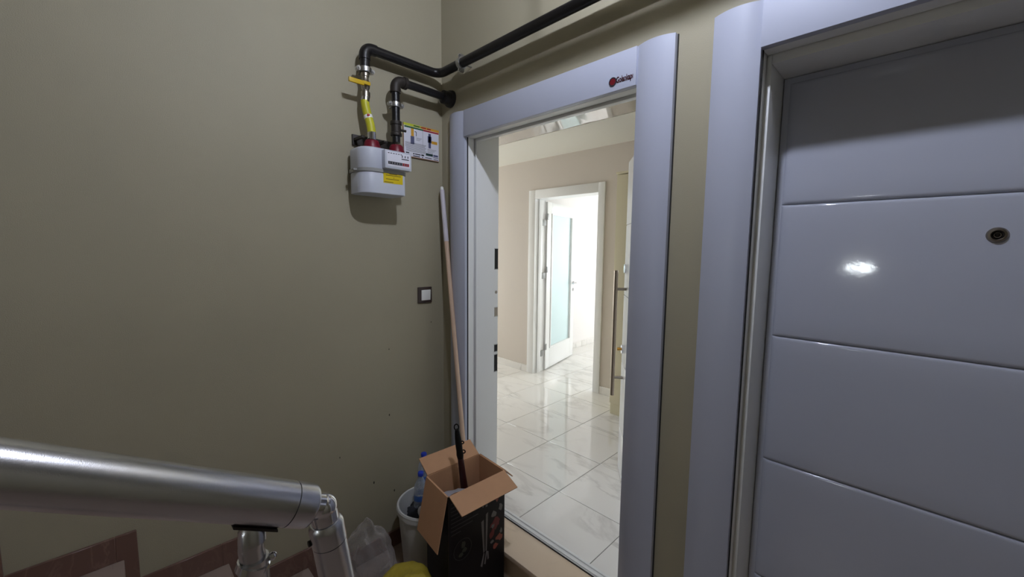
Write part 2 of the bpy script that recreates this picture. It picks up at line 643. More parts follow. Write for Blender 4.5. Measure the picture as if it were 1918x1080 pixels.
def door_case(root, xl0, xl1, xr0, xr1, zhead0, zhead1, hz, hy1):
    for a, b in ((xl0, xl1), (xr0, xr1)):
        pr_ = casing_profile(a, b)
        m = MB().prism([(x, y, ZL) for x, y in pr_], (0, 0, zhead1 - ZL))
        for f in m.bm.faces:
            if abs(f.normal.z) < 0.5 and abs(f.calc_center_median().y) > 0.015:
                f.smooth = True
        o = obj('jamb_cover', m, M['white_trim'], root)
        dark = MB().box((a - 0.003, -0.006, ZL), (b + 0.003, -0.0005, zhead1 + 0.001))
        obj('sealant_line', dark, M['gasket'], root)
    obj('head_cover', MB().box((xl1, -0.03, zhead0), (xr0, 0, zhead1), 0.002), M['white_trim'], root)
    # lining: front strip, then the stepped steel frame
    for sx, xa in ((1, xl1), (-1, xr0)):
        obj('jamb_lining', MB().box((xa - sx * 0.045, -0.005, -0.0), (xa, 0.042, zhead0 + 0.012), 0.002), M['frame'], root)
        obj('frame_jamb', MB().box((xa - sx * 0.045, 0.047, 0.005), (xa + sx * 0.013, 0.213, zhead0 + 0.058), 0.003), M['frame'], root)
    obj('head_lining', MB().box((xl1 + 0.001, -0.005, zhead0 - 0.001), (xr0 - 0.001, 0.042, zhead0 + 0.058), 0.002), M['frame'], root)
    obj('frame_head', MB().box((xl1 + 0.013, 0.047, hz), (xr0 - 0.013, hy1, zhead0 + 0.058), 0.003), M['frame'], root)


HB, HT = 2.03, 2.162
d1 = struct(empty('door_1', (0.72, 0, 0)), 'open white apartment door with broad white frame beside the gas meter')
door_case(d1, 0.104, 0.234, 1.212, 1.346, HB, HT, 2.018, 0.075)
# strike plate cut-outs on the left frame jamb
sx = 0.2475
for z0, z1, m_ in ((1.33, 1.445, 'dark'), (1.055, 1.105, 'steel'), (0.845, 0.885, 'dark'), (0.725, 0.825, 'dark')):
    obj('strike_slot', MB().box((sx - 0.002, 0.185, z0), (sx + 0.0012, 0.2105, z1), 0.0005, 1), M[m_], d1)
    for zz0, zz1 in ((z0 - 0.004, z0), (z1, z1 + 0.004)):
        obj('slot_rim', MB().box((sx - 0.002, 0.183, zz0), (sx + 0.002, 0.2125, zz1)), M['galv'], d1)
obj('strike_screw', MB().cyl((sx - 0.002, 0.197, 1.195), (sx + 0.0015, 0.197, 1.195), 0.009, seg=16), M['steel'], d1)
# maker's badge on the head: red disc and lettering
bx = 1.120
obj('badge_disc', MB().cyl((bx, -0.0295, 2.064), (bx, -0.032, 2.064), 0.0125, seg=24), mat('deep_red_badge', srgb(112, 12, 26), 0.4), d1)
obj('badge_ring', MB().lathe([(0.0118, 0), (0.0118, 0.003), (0.0158, 0.003), (0.0158, 0)], (bx, -0.0295, 2.064), (0, -1, 0)), M['ink'], d1)
tm = text_mesh('Golankapı', 0.029, 'badge_lettering')
for v in tm.vertices:
    x, y, z = v.co
    v.co = (bx + 0.014 + x * 0.58, -0.0312 - z, 2.056 + y)
put('badge_lettering', tm, M['p_red'], d1)
tm.materials.clear()
tm.materials.append(mat('dark_red_lettering', srgb(58, 10, 20), 0.4))

# the open leaf, swung into the hall
hx, hy = 1.197, 0.212
ex, ey = 0.656, 0.93
ld = Vector((ex - hx, ey - hy, 0))
LW = ld.length
ld.normalize()
ln_ = Vector((-ld.y, ld.x, 0))            # candidate normal
if ln_.dot(Vector((-1, -0.5, 0))) < 0:
    ln_ = -ln_                              # outside face looks left


def leaf_pt(a, n, z):
    return Vector((hx, hy, 0)) + ld * a + ln_ * n + Vector((0, 0, z))


def leaf_box(a0, a1, n0, n1, z0, z1, bev=0.002):
    m = MB().box((a0, n0, z0), (a1, n1, z1), bev)
    for v in m.bm.verts:
        v.co = leaf_pt(v.co.x, v.co.y, v.co.z)
    return m


lf = empty('door_leaf', (hx, hy, 0.012))
lf.parent = d1
lf.matrix_parent_inverse = inv_of(d1)
obj('leaf_core', leaf_box(0.0, LW, -0.07, -0.006, 0.012, 1.985), M['leaf_white'], lf)
for k in range(5):
    z0 = [0.012, 0.291, 0.728, 1.165, 1.602][k]
    z1 = [0.287, 0.724, 1.161, 1.598, 1.985][k]
    obj('leaf_panel', leaf_box(0.0, LW, -0.006, 0.0, z0, z1, 0.003), M['leaf_white'], lf)
# long pull bar and lock furniture on the outside face
ba = LW - 0.085
bar = MB().cyl(leaf_pt(ba, 0.062, 0.53), leaf_pt(ba, 0.062, 1.32), 0.0125)
hb = obj('pull_bar', bar, M['black_metal'], lf)
for z in (0.645, 1.205):
    obj('bar_post', MB().cyl(leaf_pt(ba, 0, z), leaf_pt(ba, 0.062, z), 0.009), M['steel'], lf)
for z in (1.33, 0.82):
    obj('lock_rosette', MB().cyl(leaf_pt(LW - 0.05, 0, z), leaf_pt(LW - 0.05, 0.01, z), 0.028), M['chrome'], lf)
obj('lock_cylinder', MB().cyl(leaf_pt(LW - 0.05, 0.01, 0.82), leaf_pt(LW - 0.05, 0.036, 0.82), 0.009), M['brass'], lf)

# closed neighbouring door
d2 = struct(empty('door_2', (2.09, 0, 0)), 'closed glossy white apartment door with grooved panels and peephole')
door_case(d2, 1.467, 1.601, 2.575, 2.709, HB, HT, 2.004, 0.213)
ls2 = struct(obj('trim_door_step', MB().box((1.467, -0.128, ZL), (2.709, 0.3, -0.002), 0.004), M['sill']), 'beige marble step under the closed white door')
lf2 = empty('door_leaf', (2.09, 0.2, 0.012))
lf2.parent = d2
lf2.matrix_parent_inverse = inv_of(d2)
XA, XB = 1.6165, 2.5595
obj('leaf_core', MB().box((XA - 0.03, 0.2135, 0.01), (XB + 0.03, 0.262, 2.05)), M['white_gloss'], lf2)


def dished_panel(x0, x1, z0, z1, yf, bev):
    """pressed panel: flat field with rounded-over long edges and a low swell"""
    m = MB()
    nz, nx = 14, 14
    v, f = [], []
    def tz(t, e, L):
        return min(t * L, (1 - t) * L) / e
    zs = [0, 0.002, 0.004, 0.007, 0.012] + [0.012 + (z1 - z0 - 0.024) * i / 8 for i in range(1, 8)] + [z1 - z0 - 0.012, z1 - z0 - 0.007, z1 - z0 - 0.004, z1 - z0 - 0.002, z1 - z0]
    W = x1 - x0
    xs = [0, 0.004, 0.01, 0.02] + [0.02 + (W - 0.04) * i / 8 for i in range(1, 8)] + [W - 0.02, W - 0.01, W - 0.004, W]
    for z in zs:
        dz = min(z, z1 - z0 - z)
        for x in xs:
            dx = min(x, W - x)
            e = min(1.0, dz / 0.012)
            h = bev * math.sqrt(max(0, 1 - (1 - e) ** 2))
            h *= min(1, dx / 0.02) ** 0.5 if dx < 0.02 else 1
            v.append((x0 + x, yf - h, z0 + z))
    n = len(xs)
    for i in range(len(zs) - 1):
        for j in range(n - 1):
            f.append((i * n + j, i * n + j + 1, (i + 1) * n + j + 1, (i + 1) * n + j))
    m._add(v, f, True)
    return m


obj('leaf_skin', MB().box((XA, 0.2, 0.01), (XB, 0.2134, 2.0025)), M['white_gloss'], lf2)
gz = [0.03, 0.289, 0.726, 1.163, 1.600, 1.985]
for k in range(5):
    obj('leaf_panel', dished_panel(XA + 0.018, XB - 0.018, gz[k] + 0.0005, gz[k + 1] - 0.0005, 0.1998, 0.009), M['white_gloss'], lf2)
pp = obj('peephole', MB().lathe([(0.0, 0.004), (0.006, 0.004), (0.0085, 0.0065), (0.012, 0.009), (0.0165, 0.008), (0.0195, 0.004), (0.02, 0.0)], (2.104, 0.1935, 1.495), (0, -1, 0)), M['steel'], lf2)
obj('peephole_lens', MB().ball((2.104, 0.1925, 1.495), (0.0068, 0.005, 0.0068), 16, 8), M['lens'], lf2)
obj('peephole_barrel', MB().lathe([(0.0065, 0.002), (0.0065, 0.0062), (0.0098, 0.0095)], (2.104, 0.1933, 1.495), (0, -1, 0)), M['lens'], lf2)
struct(obj('door_light_block', MB().box((1.541, 0.27, -0.05), (2.8, 0.4, 2.75)), M['hall_wall']), 'unseen slab added behind the shut door to block outside light')  # unseen slab, added to stop sky light leaking around the closed leaf
hnd = obj('pull_bar', MB().cyl((2.46, 0.125, 0.6), (2.46, 0.125, 1.4), 0.0125), M['black_metal'], lf2)
for z in (0.72, 1.28):
    obj('bar_post', MB().cyl((2.46, 0.2, z), (2.46, 0.125, z), 0.009), M['steel'], lf2)

# ------------------------------------------------------------------ hall and far room behind the open door
HZ = 2.43
PX, PY = 0.4535, 0.4455
floor = struct(empty('floor', (-0.5, 1.2, -0.03)), 'polished white veined marble tile floor of the bright hall')
obj('tile_bed', MB().box((-5.7, 0.098, -0.06), (1.54, 5.7, -0.0025)), M['grout'], floor)
tile_me = None
for i in range(-14, 4):
    for j in range(-1, 12):
        x0, y0 = 0.549 + PX * i, 0.4455 + PY * j
        x1, y1 = x0 + PX - 0.003, y0 + PY - 0.003
        yy0 = max(y0, 0.099)
        if x0 > 1.4 or x1 < -5.6 or yy0 >= y1 - 0.02 or y1 > 5.75:
            continue
        if y0 > 2.7 and (x1 < -1.6 or x0 > 1.0):
            continue
        if yy0 == y0:
            if tile_me is None:
                tile_me = MB().box((0, 0, -0.01), (PX - 0.003, PY - 0.003, 0), 0.0012, 1).mesh('floor_tile')
            o = put('floor_tile', tile_me, M['tile'], floor)
            o.location = (x0, y0, 0)
        else:
            me = MB().box((0, 0, -0.01), (PX - 0.003, y1 - yy0, 0), 0.0012, 1).mesh('floor_tile')
            o = put('floor_tile', me, M['tile'], floor)
            o.location = (x0, yy0, 0)

FW0, FW1 = 2.05, 2.21           # wall between hall and far room
FD = (-1.11, -0.28)             # opening
m = MB()
for x0, x1, z0, z1 in ((-5.7, FD[0] - 0.02, -0.05, 2.75), (FD[0] - 0.02, FD[1] + 0.02, 2.02, 2.75), (FD[1] + 0.02, 1.9, -0.05, 2.75)):
    m.box((x0, FW0, z0), (x1, FW1, z1))
struct(obj('wall_hall_far', m, M['hall_wall']), 'pinkish beige hall wall around the inner door')
m = MB()
for y0, y1, z0, z1 in ((0.2, 0.38, -0.05, 2.75), (1.88, 2.05, -0.05, 2.75), (0.38, 1.88, -0.05, 0.25), (0.38, 1.88, 2.35, 2.75)):
    m.box((-5.7, y0, z0), (-5.5, y1, z1))
struct(obj('wall_hall_left', m, M['hall_wall']), 'pinkish beige end wall of the hall')
struct(obj('wall_hall_right', MB().box((1.42, 0.212, -0.05), (1.54, 2.05, 2.75)), M['hall_wall']), 'pinkish beige right wall of the hall')
struct(obj('wall_hall_near', MB().box((-5.5, 0.2, -0.05), (0.17, 0.212, 2.75)), M['hall_wall']), 'pinkish beige hall side of the entrance wall')
struct(obj('wall_hall_near_right', MB().box((1.28, 0.2, -0.05), (1.42, 0.212, 2.75)), M['hall_wall']), 'pinkish beige hall side wall right of the entrance')
struct(obj('wall_hall_lintel', MB().box((0.17, 0.2005, 2.09), (1.28, 0.212, 2.75)), M['hall_wall']), 'pinkish beige wall above the entrance inside the hall')
cg = struct(empty('ceiling_hall', (-0.6, 1.2, HZ)), 'hall ceiling with cream plaster border and glossy stretch panel')
m = MB()
m.box((-5.7, 1.352, HZ), (1.9, 2.05, HZ + 0.1))
m.box((-5.7, 0.2, HZ), (1.9, 0.45, HZ + 0.1))
m.box((-5.7, 0.45, HZ), (-2.55, 1.352, HZ + 0.1))
m.box((1.3, 0.45, HZ), (1.9, 1.352, HZ + 0.1))
obj('plaster_border', m, M['cream_ceiling'], cg)
m = MB()
sv, sf = [], []
NXS, NYS = 110, 16
for i in range(NXS + 1):
    for j in range(NYS + 1):
        x, y = -2.55 + 3.85 * i / NXS, 0.45 + 0.902 * j / NYS
        e = min(y - 0.45, 1.352 - y)
        sv.append((x, y, HZ + 0.003 + 0.14 * e - 0.155 * e * e + 0.0012 * math.sin(x * 17 + 2 * math.sin(y * 5)) + 0.0008 * math.sin(x * 41 + y * 9)))
for i in range(NXS):
    for j in range(NYS):
        a = i * (NYS + 1) + j
        sf.append((a, a + 1, a + NYS + 2, a + NYS + 1))
m._add(sv, sf, True)
obj('stretch_panel', m, M['stretch'], cg)
obj('slab', MB().box((-5.7, 0.2, HZ + 0.1), (1.9, 5.9, HZ + 0.32)), M['ceiling'], cg)
# hall skirting of the same marble
hb_ = struct(empty('baseboard_hall', (-1.5, 2.04, 0)), 'white marble skirting along the pinkish hall wall')
for x0, x1 in ((-2.2, -1.75), (-1.747, -1.297), (-1.294, -1.2), (-0.212, 0.132)):
    obj('skirting_tile', MB().box((x0, 2.041, 0), (x1, 2.05, 0.078), 0.0015, 1), M['tile'], hb_)

# inner door
d3 = struct(empty('door_3', (-0.7, 2.1, 0)), 'white inner door with frosted glass panel standing open')
TW = 0.09
for yf, dy in ((FW0, -0.014), (FW1, 0.014)):
    obj('casing', MB().box((FD[0] - TW, yf, 0), (FD[0] + 0.004, yf + dy, 2.095), 0.002), M['white'], d3)
    obj('casing', MB().box((FD[1] - 0.004, yf, 0), (FD[1] + TW - 0.02, yf + dy, 2.095), 0.002), M['white'], d3)
    obj('casing_head', MB().box((FD[0] + 0.004, yf, 2.0), (FD[1] - 0.004, yf + dy, 2.095), 0.002), M['white'], d3)
obj('jamb', MB().box((FD[0] - 0.02, FW0, 0), (FD[0], FW1, 2.02)), M['white'], d3)
obj('jamb', MB().box((FD[1], FW0, 0), (FD[1] + 0.02, FW1, 2.02)), M['white'], d3)
obj('jamb_head', MB().box((FD[0], FW0, 2.0), (FD[1], FW1, 2.02)), M['white'], d3)
obj('stop', MB().box((FD[0], FW0 + 0.05, 0), (FD[0] + 0.014, FW1 - 0.05, 2.0), 0.002), M['white'], d3)
lf3 = empty('door_leaf', (-1.09, 2.235, 0))
lf3.parent = d3
lf3.matrix_parent_inverse = inv_of(d3)
h3 = Vector((-1.09, 2.24, 0))
e3 = Vector((-1.285, 3.06, 0))
l3 = (e3 - h3).normalized()
n3 = Vector((l3.y, -l3.x, 0))           # towards the right, the visible face
W3 = 0.83


def box3(a0, a1, n0, n1, z0, z1, bev=0.003):
    m = MB().box((a0, n0, z0), (a1, n1, z1), bev)
    for v in m.bm.verts:
        a, n, z = v.co
        v.co = h3 + l3 * a + n3 * n + Vector((0, 0, z))
    return m


obj('stile', box3(0, 0.11, -0.04, 0, 0.012, 1.985), M['white'], lf3)
obj('stile', box3(W3 - 0.11, W3, -0.04, 0, 0.012, 1.985), M['white'], lf3)
obj('rail', box3(0.11, W3 - 0.11, -0.04, 0, 0.012, 0.25), M['white'], lf3)
obj('rail', box3(0.11, W3 - 0.11, -0.04, 0, 1.86, 1.985), M['white'], lf3)
for a0, a1, z0, z1 in ((0.11, 0.128, 0.25, 1.86), (W3 - 0.128, W3 - 0.11, 0.25, 1.86), (0.128, W3 - 0.128, 0.25, 0.268), (0.128, W3 - 0.128, 1.842, 1.86)):
    obj('glazing_bead', box3(a0, a1, -0.036, 0.008, z0, z1, 0.002), M['white'], lf3)
obj('glass_pane', box3(0.128, W3 - 0.128, -0.023, -0.018, 0.268, 1.842, 0.0), M['frost'], lf3)
for z in (0.25, 1.17, 1.78):
    hg = obj('hinge', MB().box((-1.108, 2.165, z - 0.07), (-1.096, 2.225, z), 0.001), M['hinge_grey'], lf3)
    obj('hinge_plate', box3(-0.012, 0.02, 0.0, 0.008, z, z + 0.07, 0.001), M['hinge_grey'], lf3)
for s_, n0 in ((1, 0.0), (-1, -0.04)):
    hp = h3 + l3 * (W3 - 0.05)
    a = hp + n3 * n0 + Vector((0, 0, 1.0))
    b = a + n3 * 0.05 * s_
    obj('door_handle', MB().tube([a, b - n3 * 0.008 * s_, b - l3 * 0.008, b - l3 * 0.11], 0.0085, 12), M['chrome'], lf3)
    obj('rosette', MB().cyl(a, a + n3 * 0.008 * s_, 0.025), M['chrome'], lf3)
    k = hp + n3 * n0 + Vector((0, 0, 0.91))
    obj('key_rosette', MB().cyl(k, k + n3 * 0.006 * s_, 0.022), M['chrome'], lf3)

# far room
M['room_wall'] = mat('white_room_paint', srgb(232, 228, 226), 0.6)
struct(obj('wall_room_left', MB().box((-1.7, FW1, -0.05), (-1.515, 5.8, 2.75)), M['room_wall']), 'white sunlit wall of the far room beyond the inner door')
struct(obj('wall_room_right', MB().box((1.75, FW1, -0.05), (1.9, 5.8, 2.75)), M['room_wall']), 'white right wall of the far room')
m = MB()
for x0, x1, z0, z1 in ((-1.515, -0.68, -0.05, 2.75), (0.98, 1.75, -0.05, 2.75), (-0.68, 0.98, -0.05, 0.79), (-0.68, 0.98, 2.21, 2.75)):
    m.box((x0, 5.6, z0), (x1, 5.8, z1))
struct(obj('wall_room_far', m, M['room_wall']), 'white window wall of the far room')
rb = struct(empty('baseboard_room', (-1.51, 3.5, 0)), 'white marble skirting in the far room')
for k in range(7):
    y0 = FW1 + 0.02 + k * 0.45
    obj('skirting_tile', MB().box((-1.515, y0, 0), (-1.506, y0 + 0.447, 0.08), 0.0015, 1), M['tile'], rb)


def window(name, axis, pos, a0, a1, z0, z1, label):
    w = struct(empty(name, (pos, (a0 + a1) / 2, z0) if axis == 'X' else ((a0 + a1) / 2, pos, z0)), label)
    def B(u0, u1, v0, v1):
        if axis == 'X':
            return MB().box((pos - 0.03, u0, v0), (pos + 0.03, u1, v1), 0.004)
        return MB().box((u0, pos - 0.03, v0), (u1, pos + 0.03, v1), 0.004)
    t = 0.06
    mid = (a0 + a1) / 2
    for q in ((a0, a0 + t, z0, z1), (a1 - t, a1, z0, z1), (mid - t / 2, mid + t / 2, z0 + t, z1 - t)):
        obj('window_stile', B(*q), M['white'], w)
    for q in ((a0 + t, a1 - t, z0, z0 + t), (a0 + t, a1 - t, z1 - t, z1)):
        obj('window_rail', B(*q), M['white'], w)
    return w


window('window_1', 'X', -5.6, 0.38, 1.88, 0.25, 2.35, 'white framed window at the end of the hall')
window('window_2', 'Y', 5.7, -0.68, 0.98, 0.79, 2.21, 'white framed window of the far room')

# cream cabinet against the far wall of the hall
cb = thing('tall_cabinet', (0.65, 1.87, 0), 'tall narrow cream cabinet in the hall, half hidden by the open door leaf', 'cabinet')
obj('plinth', MB().box((0.134, 1.69, 0), (1.15, 2.04, 0.10), 0.001), M['cabinet'], cb)
obj('body', MB().box((0.134, 1.69, 0.103), (1.15, 2.049, 2.07), 0.001), M['cabinet'], cb)
obj('top_board', MB().box((0.128, 1.665, 2.072), (1.156, 2.049, 2.09), 0.001), M['cabinet'], cb)
for k in range(3):
    x0 = 0.137 + k * 0.338
    dr = obj('door', MB().box((x0, 1.67, 0.106), (x0 + 0.334, 1.689, 2.066), 0.002), M['cabinet'], cb)
    obj('handle', MB().cyl((x0 + 0.30, 1.65, 0.95), (x0 + 0.30, 1.65, 1.15), 0.006), M['steel'], dr)

# ------------------------------------------------------------------ gas pipework on the left wall
PR = 0.0225
UX, UY, UZ = 0.065, -0.065, 2.375
VY = -0.480


def bend(p, d_in, d_out, r, n=8):
    """arc replacing corner p between travel directions d_in and d_out"""
    p, a, b = Vector(p), Vector(d_in).normalized(), Vector(d_out).normalized()
    c = p - a * r + b * r
    out = []
    for i in range(n + 1):
        t = PI / 2 * i / n
        out.append(c + a * r * math.sin(t) - b * r * math.cos(t))
    return out


def clamp(parent, c, axis, wall_dir, r=PR):
    """split ring pipe clamp with bolted ears and a stud to the wall"""
    c, ax, wd = Vector(c), Vector(axis).normalized(), Vector(wall_dir).normalized()
    side = ax.cross(wd)
    o = obj('pipe_clamp', MB().lathe([(r, -0.011), (r + 0.006, -0.011), (r + 0.0075, 0), (r + 0.006, 0.011), (r, 0.011)], c, ax, 28), M['galv'], parent)
    for s in (-1, 1):
        e = c + side * s * (r + 0.012)
        m = MB().cyl(e - wd * 0.011, e + wd * 0.011, 0.010, seg=14)
        m.cyl(e - wd * 0.018, e - wd * 0.0105, 0.006, seg=6, smooth=False)
        obj('clamp_bolt', m, M['galv'], o)
    obj('clamp_stud', MB().cyl(c + wd * r, c + wd * (0.065 if r else 0.06), 0.004, seg=10), M['galv'], o)
    return o


sp = thing('gas_supply_pipe', (UX, VY, UZ - 0.1), 'upper black gas pipe turning the corner above the doors', 'pipe')
pts = [(UX, VY, 2.262), (UX, VY, UZ - 0.045)] + bend((UX, VY, UZ), (0, 0, 1), (0, 1, 0), 0.038) + \
      bend((UX, UY, UZ), (0, 1, 0), (1, 0, 0), 0.05) + [(0.9, UY, UZ), (2.2, UY, UZ), (3.99, UY, UZ)]
obj('pipe_run', MB().tube(pts, PR, 24), M['iron'], sp)
e = bend((UX, VY, UZ), (0, 0, 1), (0, 1, 0), 0.038)
obj('elbow', MB().tube([(UX, VY, UZ - 0.055)] + e + [(UX, VY + 0.055, UZ)], PR + 0.0035, 24), M['iron'], sp)
clamp(sp, (UX, VY, 2.272), (0, 0, 1), (-1, 0, 0))
clamp(sp, (0.262, UY, UZ), (1, 0, 0), (0, 1, 0))
vl = obj('ball_valve', MB().lathe([(0.013, 0), (0.021, 0), (0.021, 0.022), (0.0155, 0.026), (0.0155, 0.034), (0.0185, 0.038), (0.021, 0.05), (0.0185, 0.064), (0.0155, 0.068), (0.0155, 0.09), (0.019, 0.092), (0.019, 0.108), (0.012, 0.11)], (UX, VY, 2.152), (0, 0, 1), 16), M['brass_nickel'], sp)
obj('valve_stem', MB().cyl((UX + 0.015, VY, 2.203), (UX + 0.036, VY, 2.203), 0.007), M['brass_nickel'], vl)
m = MB().box((UX + 0.030, VY - 0.028, 2.196), (UX + 0.037, VY + 0.008, 2.211), 0.002)
m.box((UX + 0.030, VY - 0.095, 2.188), (UX + 0.041, VY - 0.024, 2.208), 0.003)
obj('lever', m, M['yellow_lever'], vl)
# second pipe of the stairwell, crossing above the frame
up = thing('overhead_pipe', (0.75, -0.33, 2.49), 'straight pipe hung below the ceiling in front of the doors', 'pipe')
obj('pipe_run', MB().cyl((0.73, -0.33, 2.519), (3.99, -0.33, 2.519), PR), M['iron'], up)
for x in (1.1, 2.0, 3.0):
    obj('hanger_rod', MB().cyl((x, -0.33, 2.54), (x, -0.33, ZC), 0.004, seg=10), M['galv'], up)

CX1, CY1 = 0.088, -0.466
CX2, CY2 = 0.088, -0.337
hs = thing('flexible_gas_hose', (UX, VY, 2.15), 'short yellow flexible gas hose curving down into the meter', 'hose')
hp = []
A, B = Vector((UX, VY - 0.004, 2.135)), Vector((CX1, CY1, 1.985))
for i in range(13):
    t = i / 12
    s = t * t * (3 - 2 * t)
    hp.append(Vector((A.x + (B.x - A.x) * s, A.y + (B.y - A.y) * s, A.z + (B.z - A.z) * t)))
obj('hose', MB().tube(hp, 0.0195, 20), M['yellow_hose'], hs)
obj('ferrule', MB().cyl((UX, VY, 2.152), (UX, VY - 0.003, 2.13), 0.0195), M['chrome'], hs)
obj('ferrule', MB().cyl((CX1, CY1, 1.99), (CX1, CY1, 1.955), 0.0195), M['chrome'], hs)
mid, dr_ = hp[6], (hp[7] - hp[5]).normalized()
obj('band_sticker', MB().cyl(mid - dr_ * 0.007, mid + dr_ * 0.009, 0.0199), M['rocker'], hs)
obj('red_mark', MB().ball(tuple(mid + Vector((0.0165, -0.006, 0.003))), (0.004, 0.009, 0.007), 12, 8), M['p_red'], hs)

op = thing('gas_outlet_pipe', (CX2, CY2, 2.1), 'lower black gas pipe leading from the meter into the door wall', 'pipe')
OZ = 2.262
pts = [(CX2, CY2, 1.965), (CX2, CY2, OZ - 0.05)] + bend((CX2, CY2, OZ), (0, 0, 1), (0, 1, 0), 0.036) + [(CX2, -0.15, OZ - 0.002), (CX2, -0.0, OZ - 0.004)]
obj('pipe_run', MB().tube(pts, 0.0195, 24), M['iron'], op)
e = bend((CX2, CY2, OZ), (0, 0, 1), (0, 1, 0), 0.036)
obj('elbow', MB().tube([(CX2, CY2, OZ - 0.058)] + e + [(CX2, CY2 + 0.05, OZ)], 0.0255, 24), M['iron_fit'], op)
obj('elbow_collar', MB().lathe([(0.02, 0), (0.029, 0), (0.029, 0.016), (0.02, 0.016)], (CX2, CY2 + 0.044, OZ), (0, 1, 0), 24), M['iron_fit'], op)
obj('union', MB().lathe([(0.019, 0), (0.027, 0), (0.027, 0.012), (0.0235, 0.016), (0.0235, 0.05), (0.028, 0.053), (0.028, 0.068), (0.019, 0.07)], (CX2, CY2, 1.998), (0, 0, 1), 24), M['iron_fit'], op)
obj('test_nipple', MB().cyl((CX2, CY2 + 0.02, 2.03), (CX2 + 0.005, CY2 + 0.052, 2.03), 0.006), M['iron_fit'], op)
clamp(op, (CX2, CY2, 2.145), (0, 0, 1), (-1, 0, 0), 0.0195)
obj('wall_flange', MB().lathe([(0.02, 0.06), (0.034, 0.055), (0.036, 0.02), (0.043, 0.016), (0.046, 0.004), (0.046, 0.0005)], (CX2, 0, OZ - 0.004), (0, -1, 0), 32), M['iron'], op)

# ------------------------------------------------------------------ gas meter
gm = thing('gas_meter', (0.09, -0.44, 1.7), 'grey box-shaped gas meter with yellow label on the left wall', 'gas meter')


def rr_outline(y0, y1, x0, x1, rfl, rfr, rb, z, n=8):
    """plan outline; front is +X; rfl = front corner radius at y0 side"""
    pts = []
    def arc(cx, cy, r, a0, a1):
        for i in range(n + 1):
            a = a0 + (a1 - a0) * i / n
            pts.append((cx + r * math.cos(a), cy + r * math.sin(a), z))
    arc(x1 - rfl, y0 + rfl, rfl, -PI / 2, 0)
    arc(x1 - rfr, y1 - rfr, rfr, 0, PI / 2)
    arc(x0 + rb, y1 - rb, rb, PI / 2, PI)
    arc(x0 + rb, y0 + rb, rb, PI, 1.5 * PI)
    return pts


def shell(levels):
    """levels: list of (z, inset)"""
    m = MB()
    rings = []
    for z, i in levels:
        rings.append(rr_outline(-0.552 + i, -0.333 - i, 0.025 + i, 0.168 - i, max(0.004, 0.062 - i), max(0.004, 0.016 - i), 0.02, z))
    n = len(rings[0])
    v = [p for r_ in rings for p in r_]
    f = []
    for a in range(len(rings) - 1):
        for k in range(n):
            f.append((a * n + k, a * n + (k + 1) % n, (a + 1) * n + (k + 1) % n, (a + 1) * n + k))
    m._add(v, f, True)
    m._add(rings[0], [tuple(range(n))[::-1]])
    m._add(rings[-1], [tuple(range(n))])
    return m


obj('lower_shell', shell([(1.697, 0.005), (1.698, 0.002), (1.7, 0.0), (1.704, 0.0), (1.79, 0.0), (1.796, 0.003)]), M['meter'], gm)
obj('upper_shell', shell([(1.81, 0.003), (1.816, 0.0), (1.893, 0.0), (1.900, 0.002), (1.905, 0.006), (1.908, 0.014)]), M['meter'], gm)
obj('seam_band', shell([(1.795, 0.006), (1.7955, -0.004), (1.8105, -0.004), (1.811, 0.006)]), M['meter_seam'], gm)
for y in (-0.562, -0.322):
    obj('seam_lug', MB().box((0.09, y - 0.008, 1.799), (0.115, y + 0.008, 1.807), 0.001), M['meter_seam'], gm)
ib = obj('index_housing', MB().box((0.16, -0.458, 1.814), (0.1985, -0.320, 1.897), 0.003), M['meter'], gm)
obj('index_window', MB().box((0.197, -0.449, 1.824), (0.1995, -0.328, 1.890), 0.001), M['paper'], ib)
obj('counter_strip', MB().box((0.199, -0.443, 1.833), (0.2003, -0.37, 1.846)), M['ink'], ib)
obj('counter_decimals', MB().box((0.199, -0.37, 1.833), (0.2003, -0.335, 1.846)), M['p_red'], ib)
m = MB()
for k in range(8):
    y = -0.438 + k * 0.0128
    m.box((0.2002, y, 1.8355), (0.2006, y + 0.0055, 1.8437))
obj('counter_digits', m, M['ink_grey'], ib)['kind'] = 'stuff'
m = MB()
for k in range(6):
    m.box((0.199, -0.444 + k * 0.013, 1.882), (0.2003, -0.436 + k * 0.013, 1.885))
for k in range(3):
    m.box((0.199, -0.372 + k * 0.015, 1.871), (0.2003, -0.368 + k * 0.015, 1.881))
m.box((0.199, -0.374, 1.862), (0.2003, -0.335, 1.866))
obj('index_print', m, M['ink'], ib)['kind'] = 'stuff'
yl = obj('warning_label', MB().box((0.167, -0.452, 1.750), (0.1692, -0.352, 1.800)), M['label_yellow'], gm)
m = MB()
for k, (a, b, z) in enumerate(((0.03, 0.07, 1.793), (0.012, 0.09, 1.786), (0.05, 0.055, 1.776), (0.012, 0.08, 1.769), (0.004, 0.05, 1.755))):
    m.box((0.169, -0.452 + a, z - 0.0016), (0.1696, -0.452 + b, z + 0.0016))
obj('label_print', m, mat('brown_print', srgb(120, 96, 10), 0.6), yl)['kind'] = 'stuff'
for cx, cy in ((CX1, CY1), (CX2, CY2)):
    obj('union_nut', MB().lathe([(0.02, 0), (0.039, 0.0), (0.040, 0.014), (0.037, 0.022), (0.034, 0.036), (0.029, 0.044), (0.0195, 0.046)], (cx, cy, 1.907), (0, 0, 1), 10, True), M['red_cap'], gm)
m = MB().box((0.0, -0.525, 1.935), (0.012, -0.30, 1.985), 0.002)
m.box((0.0, -0.52, 1.955), (0.10, -0.506, 1.965))
m.box((0.012, -0.41, 1.953), (0.10, -0.39, 1.961))
obj('wall_bracket', m, M['iron_fit'], gm)

